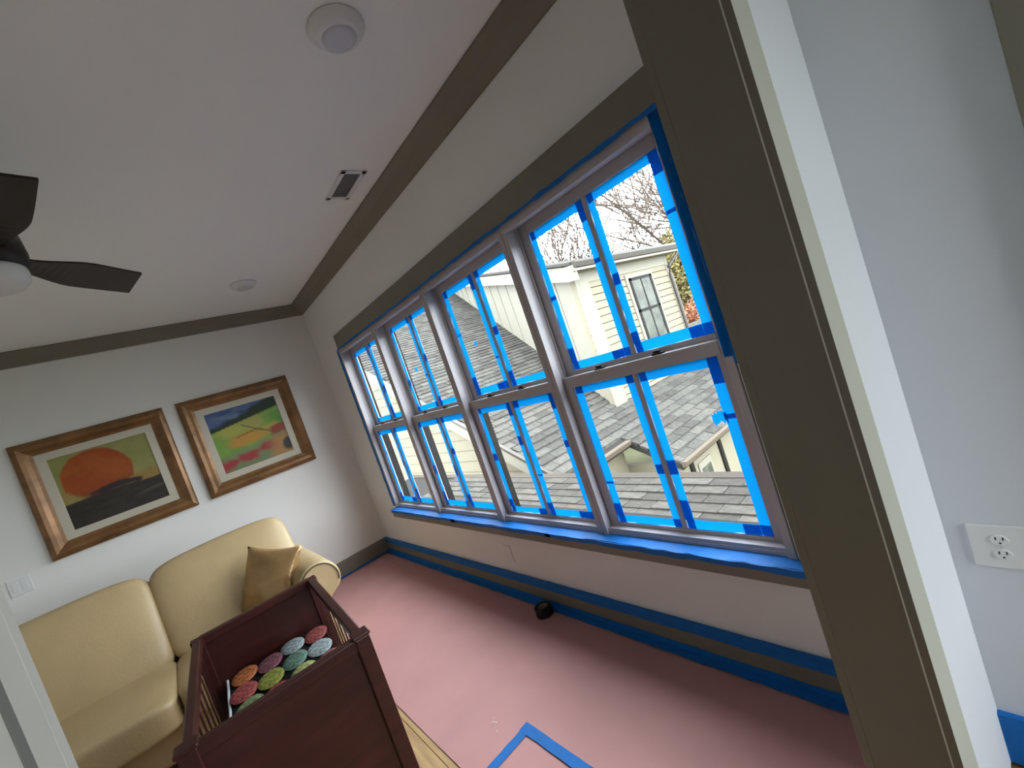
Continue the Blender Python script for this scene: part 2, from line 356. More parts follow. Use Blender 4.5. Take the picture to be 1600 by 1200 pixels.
UW = .856
CEN = [1.088 + UW * i for i in range(4)]
WLAB = ['double-hung window nearest the dark door jamb, taped blue', 'second taped double-hung window from the door jamb', 'third taped double-hung window from the door jamb', 'farthest taped double-hung window, nearest the paintings']
for i, c in enumerate(CEN):
    win = empty('window_%d' % (i + 1), (0, 0, 0)); struct(win, WLAB[i], 'window')
    a, b = c - UW / 2, c + UW / 2; FT = .036
    # outer frame: jambs, head, sill and the sash track lips
    fr = MB()
    fr.box(1.474, 1.557, a + .0004, a + FT * .55, WZ0, WZ1 - .001).box(1.474, 1.557, b - FT * .55, b - .0004, WZ0, WZ1 - .001)
    fr.box(1.472, 1.558, a + .0006, b - .0006, WZ1 - .030, WZ1).box(1.476, 1.558, a + .0006, b - .0006, WZ0 + .001, .55)
    fr.box(1.466, 1.506, a + .0008, a + FT * .8, WZ0 + .002, WZ1 - .002).box(1.466, 1.506, b - FT * .8, b - .0008, WZ0 + .002, WZ1 - .002)
    fr.box(1.464, 1.500, a + .001, b - .001, WZ1 - .045, WZ1 - .0005).box(1.480, 1.515, a + .001, b - .001, WZ0 + .003, .562)
    fr.box(1.542, 1.550, a + .002, a + FT * .8, 1.33, WZ1 - .003).box(1.542, 1.550, b - FT * .8, b - .002, 1.33, WZ1 - .003)
    oc = MB().box(1.5585, 1.632, a + .0005, a + FT * .5, WZ0, WZ1).box(1.5585, 1.632, b - FT * .5, b - .0005, WZ0, WZ1)
    oc.box(1.5585, 1.655, a + .001, b - .001, WZ1 - .028, WZ1 - .001).box(1.5585, 1.665, a + .001, b - .001, WZ0 + .001, .548)
    oc.build('exterior_cladding', WINF, win)
    fr.build('frame', VINYL, win, bevel=.002)
    MB().box(1.545, 1.56, b - FT * .62, b - FT * .55 + .0004, 1.33, WZ1 - .03).build('lit_jamb_strip', mat('lit_jamb_tone', (.72, .73, .76), .4), win)  # paler strip paints in the daylight caught by the inner jamb
    g0, g1 = c - .353, c + .353
    # upper sash (outer track)
    us = MB(); X0, X1 = 1.556, 1.590; y0, y1 = a + FT * .6, b - FT * .6
    us.box(X0, X1, y0, g0, 1.305, 2.086).box(X0, X1, g1, y1, 1.305, 2.086)
    us.box(X0, X1, g0, g1, 2.035, 2.086).box(X0, X1, g0, g1, 1.305, 1.350)
    us = us.build('upper_sash', VINYL, win, bevel=.003)
    MB().box(X0 + .002, X1 - .002, c - .011, c + .011, 1.350, 2.035).build('muntin', VINYL, us, bevel=.002)
    ex1 = {2: [], 1: [(c + .19, 1.66, .016)]}.get(i, None)
    if i == 2: ex1 = [(c + .16, 1.66, .018)]
    taped_pane(us, X0 + .012, c + .011, g1, 1.350, 2.035, ex1)
    taped_pane(us, X0 + .012, g0, c - .011, 1.350, 2.035)
    # lower sash (inner track)
    ls = MB(); X0, X1 = 1.513, 1.548
    ls.box(X0, X1, y0, g0, .552, 1.328).box(X0, X1, g1, y1, .552, 1.328)
    ls.box(X0 - .004, X1, g0 - .02, g1 + .02, 1.274, 1.328).box(X0, X1, g0, g1, .552, .578)
    ls = ls.build('lower_sash', VINYL, win, bevel=.003)
    MB().box(X0 + .002, X1 - .002, c - .011, c + .011, .578, 1.274).build('muntin', VINYL, ls, bevel=.002)
    taped_pane(ls, X0 + .012, c + .011, g1, .578, 1.274)
    taped_pane(ls, X0 + .012, g0, c - .011, .578, 1.274, [(g0 + .062, 1.045, .028)] if i == 0 else None)
    for q in (-.13, .17):
        lk = MB().box(X0 + .002, X0 + .022, c + q - .026, c + q + .026, 1.328, 1.336).box(X0 + .006, X0 + .018, c + q - .012, c + q + .02, 1.336, 1.346)
        lk.build('sash_lock', BLACKP, ls, bevel=.003)
    if i == 3:
        for z0, z1, q in ((.54, 1.3, 0), (1.26, 2.11, 1)):
            strip('x', W - .0012 - q * .0005, b + .004, b + .062, z0, z1, .004, 20, 90 + q).build('masking_tape', TAPEF, win)
    if i == 0:
        strip('x', 1.4632, a - .002, a + .026, 1.27, 2.108, .002, 20, 93).build('masking_tape', TAPE, win)
        strip('x', W - .0012, a - .05, a + .004, 1.24, 2.112, .004, 20, 94).build('masking_tape', TAPEF, win)
# added hall window, out of view, placed and sized to light the hall
w5 = empty('window_5'); struct(w5, 'unseen window added behind the camera to light the hall', 'window')
s = MB(); 
s.box(hw[0], hw[0] + .05, HY - .1, HY - .03, hw[2], hw[3]).box(hw[1] - .05, hw[1], HY - .1, HY - .03, hw[2], hw[3])
s.box(hw[0], hw[1], HY - .1, HY - .03, hw[2], hw[2] + .05).box(hw[0], hw[1], HY - .1, HY - .03, hw[3] - .05, hw[3]).box(hw[0], hw[1], HY - .09, HY - .04, 1.43, 1.48)
s.build('frame', VINYL, w5)
MB().box(hw[0] + .05, hw[1] - .05, HY - .07, HY - .066, hw[2] + .05, 1.43).build('pane', GLASS, w5)
MB().box(hw[0] + .05, hw[1] - .05, HY - .07, HY - .066, 1.48, hw[3] - .05).build('pane', GLASS, w5)

# ------------------------------------------------------------------ floor paper, tapes, tape roll
nx, ny = 24, 90
px0, px1, py0, py1 = .512, W - .02, .44, D - .02
s = MB()
for j in range(ny + 1):
    for i in range(nx + 1):
        x = px0 + (px1 - px0) * i / nx; y = py0 + (py1 - py0) * j / ny
        if i == 0: x += .006 * math.sin(y * 2.1)
        z = .0022 + max(0, .0035 * noise.noise((x * 3.1, y * 2.3, 1.7)))
        s.v.append((x, y, z))
for j in range(ny):
    for i in range(nx):
        a = j * (nx + 1) + i; s.f.append((a, a + 1, a + nx + 2, a + nx + 1))
paper = tag(s.build('floor_paper', PAPER, smooth=True), 'pink rosin paper sheet covering the floor along the windows', 'floor paper')
s = MB()
for dx, dy, r in ((.72, 1.80, .003), (.725, 1.785, .004), (.715, 1.778, .002), (.70, 1.745, .003), (.735, 1.815, .002), (.712, 1.795, .0018)):
    s.lathe([(r, .0062), (r * .9, .0072), (r * .4, .0076)], (dx, dy, 0), 8)
s.build('paint_drips', PAINTDROP, paper, stuff=True)
ft = empty('floor_tape_outline', (.8, 1.65, .006)); tag(ft, 'blue tape corner stuck on the pink floor paper', 'masking tape')
strip('z', .0012, -.245, .0, -.042, 0, .0015, 12, 200).build('masking_tape', TAPEF, ft)
strip('z', .0022, -.042, .002, -.55, .004, .0015, 14, 201).build('masking_tape', TAPEF, ft)
tr = empty('tape_roll', (1.375, 2.115, .006)); tag(tr, 'small black roll of tape on the paper by the baseboard', 'tape roll')
s = MB(); n = 28
prof = [(.030, 0), (.052, 0), (.054, .002), (.054, .046), (.052, .048), (.030, .048)]
b0 = 0
for r, z in prof:
    for q in range(n): a = 2 * math.pi * q / n; s.v.append((r * math.cos(a), r * math.sin(a), z))
for i in range(len(prof)):
    for q in range(n):
        a = i * n + q; c = i * n + (q + 1) % n; i2 = (i + 1) % len(prof)
        s.f.append((a, c, i2 * n + (q + 1) % n, i2 * n + q))
s.build('tape_body', BLACKP, tr)
s = MB(); prof = [(.0275, .001), (.0298, .001), (.0298, .047), (.0275, .047)]
for r, z in prof:
    for q in range(n): a = 2 * math.pi * q / n; s.v.append((r * math.cos(a), r * math.sin(a), z))
for i in range(4):
    for q in range(n):
        a = i * n + q; c = i * n + (q + 1) % n; i2 = (i + 1) % 4
        s.f.append((a, c, i2 * n + (q + 1) % n, i2 * n + q))
s.build('cardboard_core', mat('cardboard', (.30, .24, .16), .8), tr)

# ------------------------------------------------------------------ plates and outlets
def receptacle(name, label, cat, loc, rot, duplex=True, wd=.074, ht=.118):
    t = empty(name, loc, rot); tag(t, label, cat)        # local: face looks to -y, x width, z height
    MB().box(-wd / 2, wd / 2, -.006, 0, -ht / 2, ht / 2).build('cover_plate', WHITEP, t, bevel=.003)
    if duplex:
        for z in (-.0195, .0195):
            f = MB().prism([(.0165 * math.cos(a), z + .0145 * math.sin(a)) for a in [2 * math.pi * q / 20 for q in range(20)]], 'y', -.0085, -.004).build('outlet_face', WHITEP, t, bevel=.001)
            for sx in (-.0065, .0065): MB().box(sx - .0014, sx + .0014, -.0088, -.0080, z + .001, z + .009).build('slot', BLACKP, f)
            MB().box(-.002, .002, -.0088, -.0080, z - .009, z - .005).build('slot', BLACKP, f)
        MB().prism([(.003 * math.cos(a), .003 * math.sin(a)) for a in [2 * math.pi * q / 10 for q in range(10)]], 'y', -.007, -.005).build('screw', WHITED, t)
    return t
receptacle('wall_outlet', 'white duplex outlet on the hall wall at the right edge', 'outlet', (W - .004, .168, .648), (0, 0, math.radians(-90)), wd=.11)
receptacle('wall_plate', 'white blank cover plate low on the wall under the windows', 'wall plate', (W, 2.43, .295), (0, 0, math.radians(-90)), duplex=False)
sp = receptacle('light_switch_plate', 'square white switch plate on the wall below the sunset painting', 'switch plate', (-.985, D, 1.13), (0, 0, 0), duplex=False, wd=.115, ht=.122)
for sx in (-.023, .023): MB().box(sx - .016, sx + .016, -.0085, -.005, -.033, .033).build('rocker', WHITEP, sp, bevel=.0015)

# ------------------------------------------------------------------ ceiling fixtures
def fixture(name, label, loc):
    t = empty(name, loc); tag(t, label, 'ceiling light', 'round ceiling fixtures')
    MB().lathe([(.094, 0), (.096, -.006), (.092, -.012), (.076, -.030), (.060, -.040), (.057, -.036)], n=48).build('housing', WHITEP, t, smooth=True)
    MB().lathe([(.0565, -.036), (.0565, -.0385), (.045, -.0425), (.02, -.044)], n=40).build('lens', mat('frosted_lens', (.62, .63, .66), .35, .4), t, smooth=True)
fixture('ceiling_light', 'round white ceiling fixture near the top edge of the photo', (.835, 1.295, H))
fixture('ceiling_light', 'small far round white ceiling fixture above the paintings', (.84, 3.79, H))
v = empty('ceiling_vent', (1.195, 2.31, H)); tag(v, 'white rectangular air vent in the ceiling beside the crown', 'air vent')
fx, fy = .072, .155
s = MB(); s.box(-fx, fx, -fy, -fy + .026, -.007, 0).box(-fx, fx, fy - .026, fy, -.007, 0).box(-fx, -fx + .026, -fy, fy, -.007, 0).box(fx - .026, fx, -fy, fy, -.007, 0)
s.build('frame', WHITEP, v, bevel=.002)
MB().box(-fx + .02, fx - .02, -fy + .02, fy - .02, -.0012, -.0004).build('backing', mat('vent_backing', (.2, .2, .2), .8), v)
sm = None
for i in range(11):
    y = -fy + .038 + i * .0234
    if sm is None: sm = MB().hexa([(-.047, -.005, -.006), (.047, -.005, -.006), (.047, -.003, -.006), (-.047, -.003, -.006), (-.047, .004, -.0014), (.047, .004, -.0014), (.047, .006, -.0014), (-.047, .006, -.0014)]).mesh('slat')
    o = link('slat', sm, WHITED, v); o.location = (0, y, 0)

# ------------------------------------------------------------------ ceiling fan
fan = empty('ceiling_fan', (-.235, 2.03, H)); tag(fan, 'dark three-blade ceiling fan with a white light dome', 'ceiling fan')
MB().lathe([(.065, 0), (.065, -.02), (.03, -.06), (.012, -.065)], n=32).build('canopy', FANB, fan, smooth=True)
MB().lathe([(.012, -.06), (.012, -.30)], n=16).build('down_rod', FANB, fan, smooth=True)
MB().lathe([(.02, -.29), (.075, -.30), (.10, -.33), (.105, -.39), (.095, -.43), (.088, -.435)], n=40).build('motor_housing', FANB, fan, smooth=True)
MB().lathe([(.088, -.43), (.092, -.45), (.088, -.475), (.07, -.495), (.04, -.505), (.01, -.508)], n=40).build('light_dome', mat('opal_dome', (.72, .72, .70), .35, .4), fan, smooth=True)
def blade_mesh():
    L0, L1 = .085, .52; n = 16; s = MB()
    for i in range(n + 1):
        t = i / n; x = L0 + (L1 - L0) * t
        wd = .040 + .032 * sm_(0, .55, t) - .012 * max(0, t - .5)
        off = .012 * math.sin(t * 2)
        for sgn in (-1, 1):
            xx = x + (.022 * sgn if t == 1 else 0)
            y = sgn * wd + off; z = -sgn * .016 * sm_(0, .5, t)
            s.v.append((xx, y, z)); s.v.append((xx, y, z + .008))
    for i in range(n):
        a = i * 4; b = a + 4
        s.f += [(a, b, b + 2, a + 2), (a + 1, a + 3, b + 3, b + 1), (a, a + 1, b + 1, b), (a + 2, b + 2, b + 3, a + 3)]
    s.f += [(0, 2, 3, 1), (n * 4, n * 4 + 1, n * 4 + 3, n * 4 + 2)]
    return s.mesh('blade', False)
bme = blade_mesh()
ang = math.degrees(math.atan2(.37, .33))
for q in range(3):
    o = link('blade', bme, FANB, fan); o.location = (0, 0, -.395); o.rotation_euler = (0, 0, math.radians(ang - 120 * q - 4))

# ------------------------------------------------------------------ paintings
def fbm(x, y, s=1., o=0.): return noise.noise((x * s + o, y * s - o, o * .7)) * .6 + noise.noise((x * s * 2.3 + o, y * s * 2.3, o + 4)) * .3
def mixc(a, b, t): t = max(0, min(1, t)); return tuple(p + (q - p) * t for p, q in zip(a, b))
def art_sunset(u, v):
    n = fbm(u, v, 6, 2.); n2 = fbm(u * .6, v * 2, 9, 7.)
    c = mixc((.30, .32, .09), (.40, .36, .13), .5 + n)                       # yellow green sky
    c = mixc(c, (.42, .22, .06), sm_(.55, .42, v + .1 * n) * .7)
    d = math.hypot((u - .40) / .36, (v - .60) / .40) + .10 * n + (.10 if v < .45 else 0)
    o = mixc((.47, .115, .02), (.40, .075, .015), .5 + n * 1.5)
    o = mixc((.10, .03, .02), o, sm_(.30, .52, v + .12 * n))
    c = mixc(c, o, sm_(1.03, .95, d))
    if u < .3: c = mixc(c, (.40, .30, .10), sm_(.48, .38, v + .2 * n) * sm_(.30, .12, u))
    tr = math.hypot((u - .52) / .30, (v - .385) / .07) + .5 * n
    c = mixc(c, (.05, .032, .03), sm_(1.1, .8, tr))
    hz = .345 + .03 * n2
    g = mixc((.035, .030, .026), (.055, .045, .032), .5 + n2 * 1.6)
    st = abs(v - (.18 + .12 * (u - .75))) ; g = mixc(g, (.14, .115, .075), sm_(.03, 0, st) * sm_(.6, .85, u) * .8)
    c = mixc(c, g, sm_(hz + .012, hz - .012, v))
    st = abs(v - (.352 + .02 * u)); c = mixc(c, (.22, .16, .11), sm_(.014, 0, st + .03 * abs(n)) * sm_(.4, .5, u) * sm_(.8, .7, u) * .7)
    return c
def art_valley(u, v):
    n = fbm(u, v, 5, 5.); n2 = fbm(u * .5, v * 1.8, 8, 1.)
    c = mixc((.10, .33, .05), (.25, .42, .07), .5 + n * 1.4 + (.3 - u * .4))
    c = mixc(c, (.50, .48, .10), sm_(.28, .05, math.hypot((u - .28) * .8, (v - .64) * 1.5) + .15 * n))
    c = mixc(c, (.52, .42, .12), sm_(.16, .08, math.hypot((u - .60) * .6, (v - .66) * 1.0) + .2 * n) * .8)
    c = mixc(c, (.55, .40, .08), sm_(.14, .05, math.hypot((u - .75) * .7, (v - .50)) + .12 * n))
    c = mixc(c, (.62, .32, .05), sm_(.30, .10, math.hypot((u - .45) * .75, (v - .44) * 1.9) + .12 * n))
    c = mixc(c, (.22, .27, .13), sm_(.38, .26, v + .08 * n + .16 * (.5 - u)))
    c = mixc(c, (.50, .27, .09), sm_(.60, .80, u) * sm_(.40, .28, v + .1 * n))
    rb = v - (.10 + .20 * u); c = mixc(c, (.42, .045, .045), sm_(.10, .03, abs(rb) + .12 * n) * sm_(.86, .6, u))
    c = mixc(c, (.36, .07, .03), sm_(.09, .04, abs(v - .42 - .02 * u + .06 * n)) * sm_(.74, .82, u))
    c = mixc(c, (.04, .05, .05), sm_(.10, .05, math.hypot((u - .97), (v - .15) * .7) + .05 * n))
    hz = .70 + .16 * (u - .15); 
    c = mixc(c, (.45, .45, .10), sm_(.035, 0, abs(v - hz + .05)) * .5)
    tr = hz + .09 + .10 * sm_(.3, 1, u) + .06 * n
    sky = mixc((.05, .10, .27), (.18, .24, .36), .5 + n2 * 1.4)
    if v > hz: c = mixc((.025, .045, .02), sky, sm_(tr - .03, tr + .03, v))
    for (ua, va, ub, vb, wd) in ((.42, .68, .60, .55, .008), (.60, .55, .82, .42, .012), (.30, .50, .60, .55, .007)):
        tt = max(0, min(1, ((u - ua) * (ub - ua) + (v - va) * (vb - va)) / ((ub - ua) ** 2 + (vb - va) ** 2)))
        d = math.hypot(u - ua - tt * (ub - ua), v - va - tt * (vb - va)); c = mixc(c, (.12, .09, .03), sm_(wd * 1.6, wd * .6, d) * .85)
    return c
def attr_mat():
    M = bpy.data.materials.new('oil_paint'); M.use_nodes = True; n = M.node_tree; b = n.nodes['Principled BSDF']
    a = n.nodes.new('ShaderNodeVertexColor'); a.layer_name = 'Col'; n.links.new(a.outputs[0], b.inputs['Base Color']); b.inputs['Roughness'].default_value = .45
    b.inputs['Specular IOR Level'].default_value = .3
    nz = n.nodes.new('ShaderNodeTexNoise'); nz.inputs['Scale'].default_value = 60; bp = n.nodes.new('ShaderNodeBump'); bp.inputs['Strength'].default_value = .2; bp.inputs['Distance'].default_value = .005
    tc = n.nodes.new('ShaderNodeTexCoord'); n.links.new(tc.outputs['Object'], nz.inputs['Vector']); n.links.new(nz.outputs['Fac'], bp.inputs['Height']); n.links.new(bp.outputs[0], b.inputs['Normal'])
    return M
OIL = attr_mat()
def painting(label, x0, x1, z0, z1, art):
    t = empty('framed_painting', ((x0 + x1) / 2, D, z0)); tag(t, label, 'painting', 'framed paintings above the sofa')
    hw_, ht = (x1 - x0) / 2, z1 - z0; fw = .105
    prof = [(0, 0), (0, .030), (.012, .040), (.035, .050), (.060, .044), (.085, .026), (fw, .020), (fw, 0)]   # (inward, depth)
    def rail(p0, p1, inw):
        s = MB(); n = len(prof)
        for p, sgn in ((p0, 1), (p1, -1)):
            d = Vector(p1) - Vector(p0); d.normalize()
            for a, dep in prof:
                q = Vector(p) + Vector(inw) * a + d * (a * sgn)
                s.v.append((q.x, -dep, q.z))
        s.f.append(tuple(range(n))); s.f.append(tuple(n + i for i in reversed(range(n))))
        for i in range(n): j = (i + 1) % n; s.f.append((i, n + i, n + j, j))
        s.build('frame_rail', FRAMEW, t)
    A = (-hw_, 0, 0); B = (hw_, 0, 0); Cc = (hw_, 0, ht); Dd = (-hw_, 0, ht)
    rail(A, B, (0, 0, 1)); rail(B, Cc, (-1, 0, 0)); rail(Cc, Dd, (0, 0, -1)); rail(Dd, A, (1, 0, 0))
    lw = .058; a = fw - .002; s = MB()
    s.box(-hw_ + a, hw_ - a, -.018, -.004, a, a + lw).box(-hw_ + a, hw_ - a, -.018, -.004, ht - a - lw, ht - a)
    s.box(-hw_ + a, -hw_ + a + lw, -.018, -.004, a + lw, ht - a - lw).box(hw_ - a - lw, hw_ - a, -.018, -.004, a + lw, ht - a - lw)
    s.build('liner', LINER, t, bevel=.002)
    cx0, cx1, cz0, cz1 = -hw_ + a + lw - .001, hw_ - a - lw + .001, a + lw - .001, ht - a - lw + .001
    nu, nv = 110, 96; s = MB(); cols = []
    for j in range(nv + 1):
        for i in range(nu + 1):
            s.v.append((cx0 + (cx1 - cx0) * i / nu, -.010, cz0 + (cz1 - cz0) * j / nv)); cols.append(tuple(.78 * q for q in art(i / nu, j / nv)))
    for j in range(nv):
        for i in range(nu): q = j * (nu + 1) + i; s.f.append((q, q + 1, q + nu + 2, q + nu + 1))
    me = bpy.data.meshes.new('canvas'); me.from_pydata(s.v, [], s.f); me.update()
    at = me.color_attributes.new('Col', 'FLOAT_COLOR', 'POINT')
    for i, c in enumerate(cols): at.data[i].color = (*c, 1)
    link('canvas', me, OIL, t)
painting('bronze-framed painting of a round orange tree over dark land', -.795, .107, 1.205, 2.083, art_sunset)
painting('bronze-framed painting of a green valley with red flowers', .200, 1.100, 1.205, 2.083, art_valley)

# ------------------------------------------------------------------ sofa
sofa = empty('leather_sofa', (0, 0, 0)); tag(sofa, 'tan leather sofa under the two paintings', 'sofa')
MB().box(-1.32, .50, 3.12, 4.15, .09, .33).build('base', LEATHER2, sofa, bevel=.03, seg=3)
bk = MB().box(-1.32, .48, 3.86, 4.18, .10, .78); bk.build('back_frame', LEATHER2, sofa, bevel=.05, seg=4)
for x in (-.705, .105):
    bm = superbox(.418, .145, .318, 6.5, 20)
    for v_ in bm.verts:
        f = (1 - (v_.co.x / .415) ** 2); v_.co.y -= .02 * f * (v_.co.y < 0); v_.co.z += .012 * f * (v_.co.z > 0)
    bm_obj('back_cushion', bm, LEATHER, sofa, M=T(x, 3.79, .655) @ ROT('X', -20))
    bm = superbox(.41, .345, .085, 8, 16)
    for v_ in bm.verts:
        v_.co.z += .02 * (1 - (v_.co.x / .405) ** 2) * (v_.co.z > 0)
    bm_obj('seat_cushion', bm, LEATHER, sofa, M=T(x, 3.33, .365))
for sgn, cx in ((1, .495), (-1, -1.235)):
    # rolled arm: straight panel rising into a round roll, extruded front to back
    prof = [(cx - .10, .10), (cx - .10, .47)] if sgn > 0 else [(cx - .03, .10), (cx - .03, .44)]
    for q in range(19):
        a = math.radians(218 - q * (256 / 18)); prof.append((cx + .128 * math.cos(a), .562 + .128 * math.sin(a)))
    prof += [(cx + .03, .44), (cx + .03, .10)]
    arm = MB().prism(prof, 'y', 3.09, 4.12).build('arm', LEATHER, sofa, bevel=.022, seg=4)
    for p in arm.data.polygons: p.use_smooth = len(p.vertices) == 4
    pts = []
    for q in range(25):
        a = math.radians(200 - q * (220 / 24)); pts.append((cx + .112 * math.cos(a), 3.086, .562 + .112 * math.sin(a)))
    MB().tube(pts, .0035, 6).build('stitched_piping', THREAD, arm)['label'] = 'dark stitched seam'
for x in (-1.25, .5):
    for y in (3.2, 4.08): MB().lathe([(.025, 0), (.03, .09)], (x, y, .002), 14).build('foot', BLACKP, sofa)

# throw pillow
def pillow_bm(hw_, th):
    bm = bmesh.new(); n = 22; g = {}
    for side in (1, -1):
        for i in range(n + 1):
            for j in range(n + 1):
                u = -1 + 2 * i / n; v_ = -1 + 2 * j / n
                edge = i in (0, n) or j in (0, n)
                if edge and side == -1: g[(side, i, j)] = g[(1, i, j)]; continue
                pin = 1 - .10 * (1 - v_ * v_) * abs(u) ** 3; pin2 = 1 - .10 * (1 - u * u) * abs(v_) ** 3
                h_ = ((1 - u * u) * (1 - v_ * v_)) ** .55 * th
                h_ += .010 * noise.noise((u * 3, v_ * 4, side * 2.)) * (1 - max(abs(u), abs(v_)) ** 4)
                g[(side, i, j)] = bm.verts.new((u * hw_ * pin, -side * h_, v_ * hw_ * pin2))
    for side in (1, -1):
        for i in range(n):
            for j in range(n):
                q = [g[(side, i, j)], g[(side, i + 1, j)], g[(side, i + 1, j + 1)], g[(side, i, j + 1)]]
                if side == -1: q.reverse()
                if len(set(q)) == 4: bm.faces.new(q)
    return bm
pl = bm_obj('throw_pillow', pillow_bm(.21, .085), GOLD)
pl.matrix_world = T(.285, 3.43, .645) @ ROT('Z', -46) @ ROT('X', -20) @ ROT('Y', 14)
tag(pl, 'gold satin throw pillow leaning in the sofa corner', 'pillow')

# ------------------------------------------------------------------ crib
CR = empty('wooden_crib', (.0895, 2.062, 0), (0, 0, math.radians(-3.5))); tag(CR, 'dark cherry wood crib with slatted sides in front of the sofa', 'crib')
cw, cl, ch = .2675, .4775, .80     # half width, half length, height
for sx in (-1, 1):
    for sy in (-1, 1):
        x = sx * (cw - .022); y = sy * (cl - .022)
        MB().box(x - .024, x + .024, y - .024, y + .024, .0, ch - .012).build('post', CHERRY, CR, bevel=.004)
        if sy == -1: MB().box(x - .029, x + .029, y - .029, y + .029, ch - .012, ch).build('post_cap', CHERRY, CR, bevel=.004)
for sy in (-1, 1):
    y = sy * (cl - .022)
    nm = 'headboard' if sy == -1 else 'footboard'
    hbp = MB().box(-cw + .04, cw - .04, y - .009, y + .009, .10, ch - .03).build(nm, CHERRY, CR, bevel=.002)
    MB().box(-cw + .03, cw - .03, y - .018, y + .018, ch - .05, ch - .008).build('top_rail', CHERRY, hbp, bevel=.006)
    MB().box(-cw + .04, cw - .04, y - .014, y + .014, .08, .15).build('bottom_rail', CHERRY, hbp, bevel=.004)
slm = None
for sx in (-1, 1):
    x = sx * (cw - .022)
    MB().box(x - .017, x + .017, -cl + .04, cl - .04, ch - .048, ch - .012).build('side_rail', CHERRY, CR, bevel=.006)
    MB().box(x - .014, x + .014, -cl + .04, cl - .04, .20, .25).build('side_rail', CHERRY, CR, bevel=.004)
    if slm is None: slm = MB().box(-.0025, .0025, -.007, .007, .25, ch - .048).mesh('slat')
    ns = 9
    for q in range(ns):
        y = -cl + .085 + q * (2 * cl - .17) / (ns - 1)
        o = link('slat', slm, CHERRY, CR); o.location = (x, y, 0)
MB().box(-cw + .04, cw - .04, -cl + .04, cl - .04, .40, .415).build('mattress_board', CHERRY, CR)
Mc = CR.matrix_basis.copy() if False else (T(.0895, 2.062, 0) @ ROT('Z', -3.5))
mt = bm_obj('crib_mattress', superbox(.2, .425, .065, 9, 12), mat('mattress_cover', (.05, .045, .05), .8), M=None)
mt.matrix_world = Mc @ T(0, .0, .482); tag(mt, 'dark covered mattress inside the cherry crib', 'mattress')
qt = empty('crib_quilt', (0, 0, 0)); qt.matrix_world = Mc @ T(-.002, 0, .559); tag(qt, 'black quilt with coloured oval patches lying in the crib', 'quilt')
bm = superbox(.19, .41, .011, 9, 24)
for v_ in bm.verts: v_.co.z += .006 * noise.noise((v_.co.x * 9, v_.co.y * 7, 3.3)) if v_.co.z > 0 else 0
bm_obj('quilt_body', bm, mat('black_cotton', (.012, .011, .013), .85, .1), qt)
MB().tube([(-.192, -.40 + q * .04, .009 + .003 * math.sin(q * 1.3)) for q in range(21)], .005, 8).build('edge_binding', mat('white_binding', (.62, .66, .72), .6), qt)['label'] = 'white edge binding'
PC = [(.42, .13, .035), (.30, .055, .05), (.26, .28, .05), (.22, .075, .10), (.11, .20, .15), (.33, .36, .14), (.28, .34, .34), (.24, .05, .045), (.17, .24, .10)]
PM = [mat('patch_print_%d' % i, c, .8, .1, var=.6, scale=3.5, c2=tuple(min(1, x * 1.5 + .04) for x in c), detail=6) for i, c in enumerate(PC)]
ptm = MB().lathe([(1, 0), (.97, .0012), (.5, .0016), (.01, .0016)], n=22).mesh('patch', True)
order = [[0, 3, 6, 7], [1, 2, 4, 6], [8, 1, 5, 3], [2, 6, 0, 4], [5, 7, 3, 8]]
for r_ in range(5):
    for c_ in range(4):
        x = -.138 + c_ * .100 + (.0 if r_ % 2 else .012); y = .33 - r_ * .155 + (-.02 if c_ % 2 else .01)
        if abs(x) > .19: continue
        me = ptm.copy(); o = link('patch', me, PM[order[r_][c_]], qt)
        o.location = (x, y, .0155); o.scale = (.052, .080, 1); o.rotation_euler = (0, 0, random.uniform(-.15, .15))

# ------------------------------------------------------------------ outside: lower roof of the same house
pr = empty('lower_roof', (0, 0, 0)); tag(pr, 'light grey shingled lower roof just outside the windows', 'roof')
EX, EZ, SL = 4.0, -.262, .12      # ridge line, its height, pitch; the near slope falls towards the windows
s = MB().prism([(1.66, EZ - .03 - SL * (EX - 1.66)), (EX, EZ - .03), (EX + .9, EZ - .03 - .6 * .9), (EX + .9, EZ - 1.2), (1.66, EZ - 1.2)], 'y', -.5, 9.5)
s.build('roof_deck', DECK, pr)
MB().prism([(EX - .085, EZ - .016), (EX, EZ + .008), (EX + .05, EZ - .02), (EX + .05, EZ - .05), (EX - .085, EZ - .03)], 'y', -.5, 9.5).build('ridge_cap', mat('ridge_cap_brown', (.05, .044, .038), .9, .05), pr)
ex_, tw = .145, .34
nshm = []
for i, th in enumerate((.016, .021, .014, .025)):
    # butt edge at local x=0 (towards the windows), head at x=+1.25 ex
    m_ = MB().hexa([(0, 0, -.012), (ex_ * 1.25, 0, -.012), (ex_ * 1.25, tw - .008, -.012), (0, tw - .008, -.012), (0, 0, th), (ex_ * 1.25, 0, .0), (ex_ * 1.25, tw - .008, .0), (0, tw - .008, th)]).mesh('shingle')
    m_.materials.append(NSHINGLES[i]); nshm.append(m_)
roty = math.atan(SL)
for r_ in range(13):
    x = EX - .08 - (r_ + 1) * ex_
    for c_ in range(24):
        y = .6 + c_ * tw + (r_ * .137 % tw) - tw
        if y > 7.3 or y < .6: continue
        o = bpy.data.objects.new('shingle', nshm[random.randrange(4)]); COL.objects.link(o); o.parent = pr
        o.matrix_world = T(x, y, EZ - .018 - SL * (EX - x)) @ Matrix.Rotation(-roty, 4, 'Y')

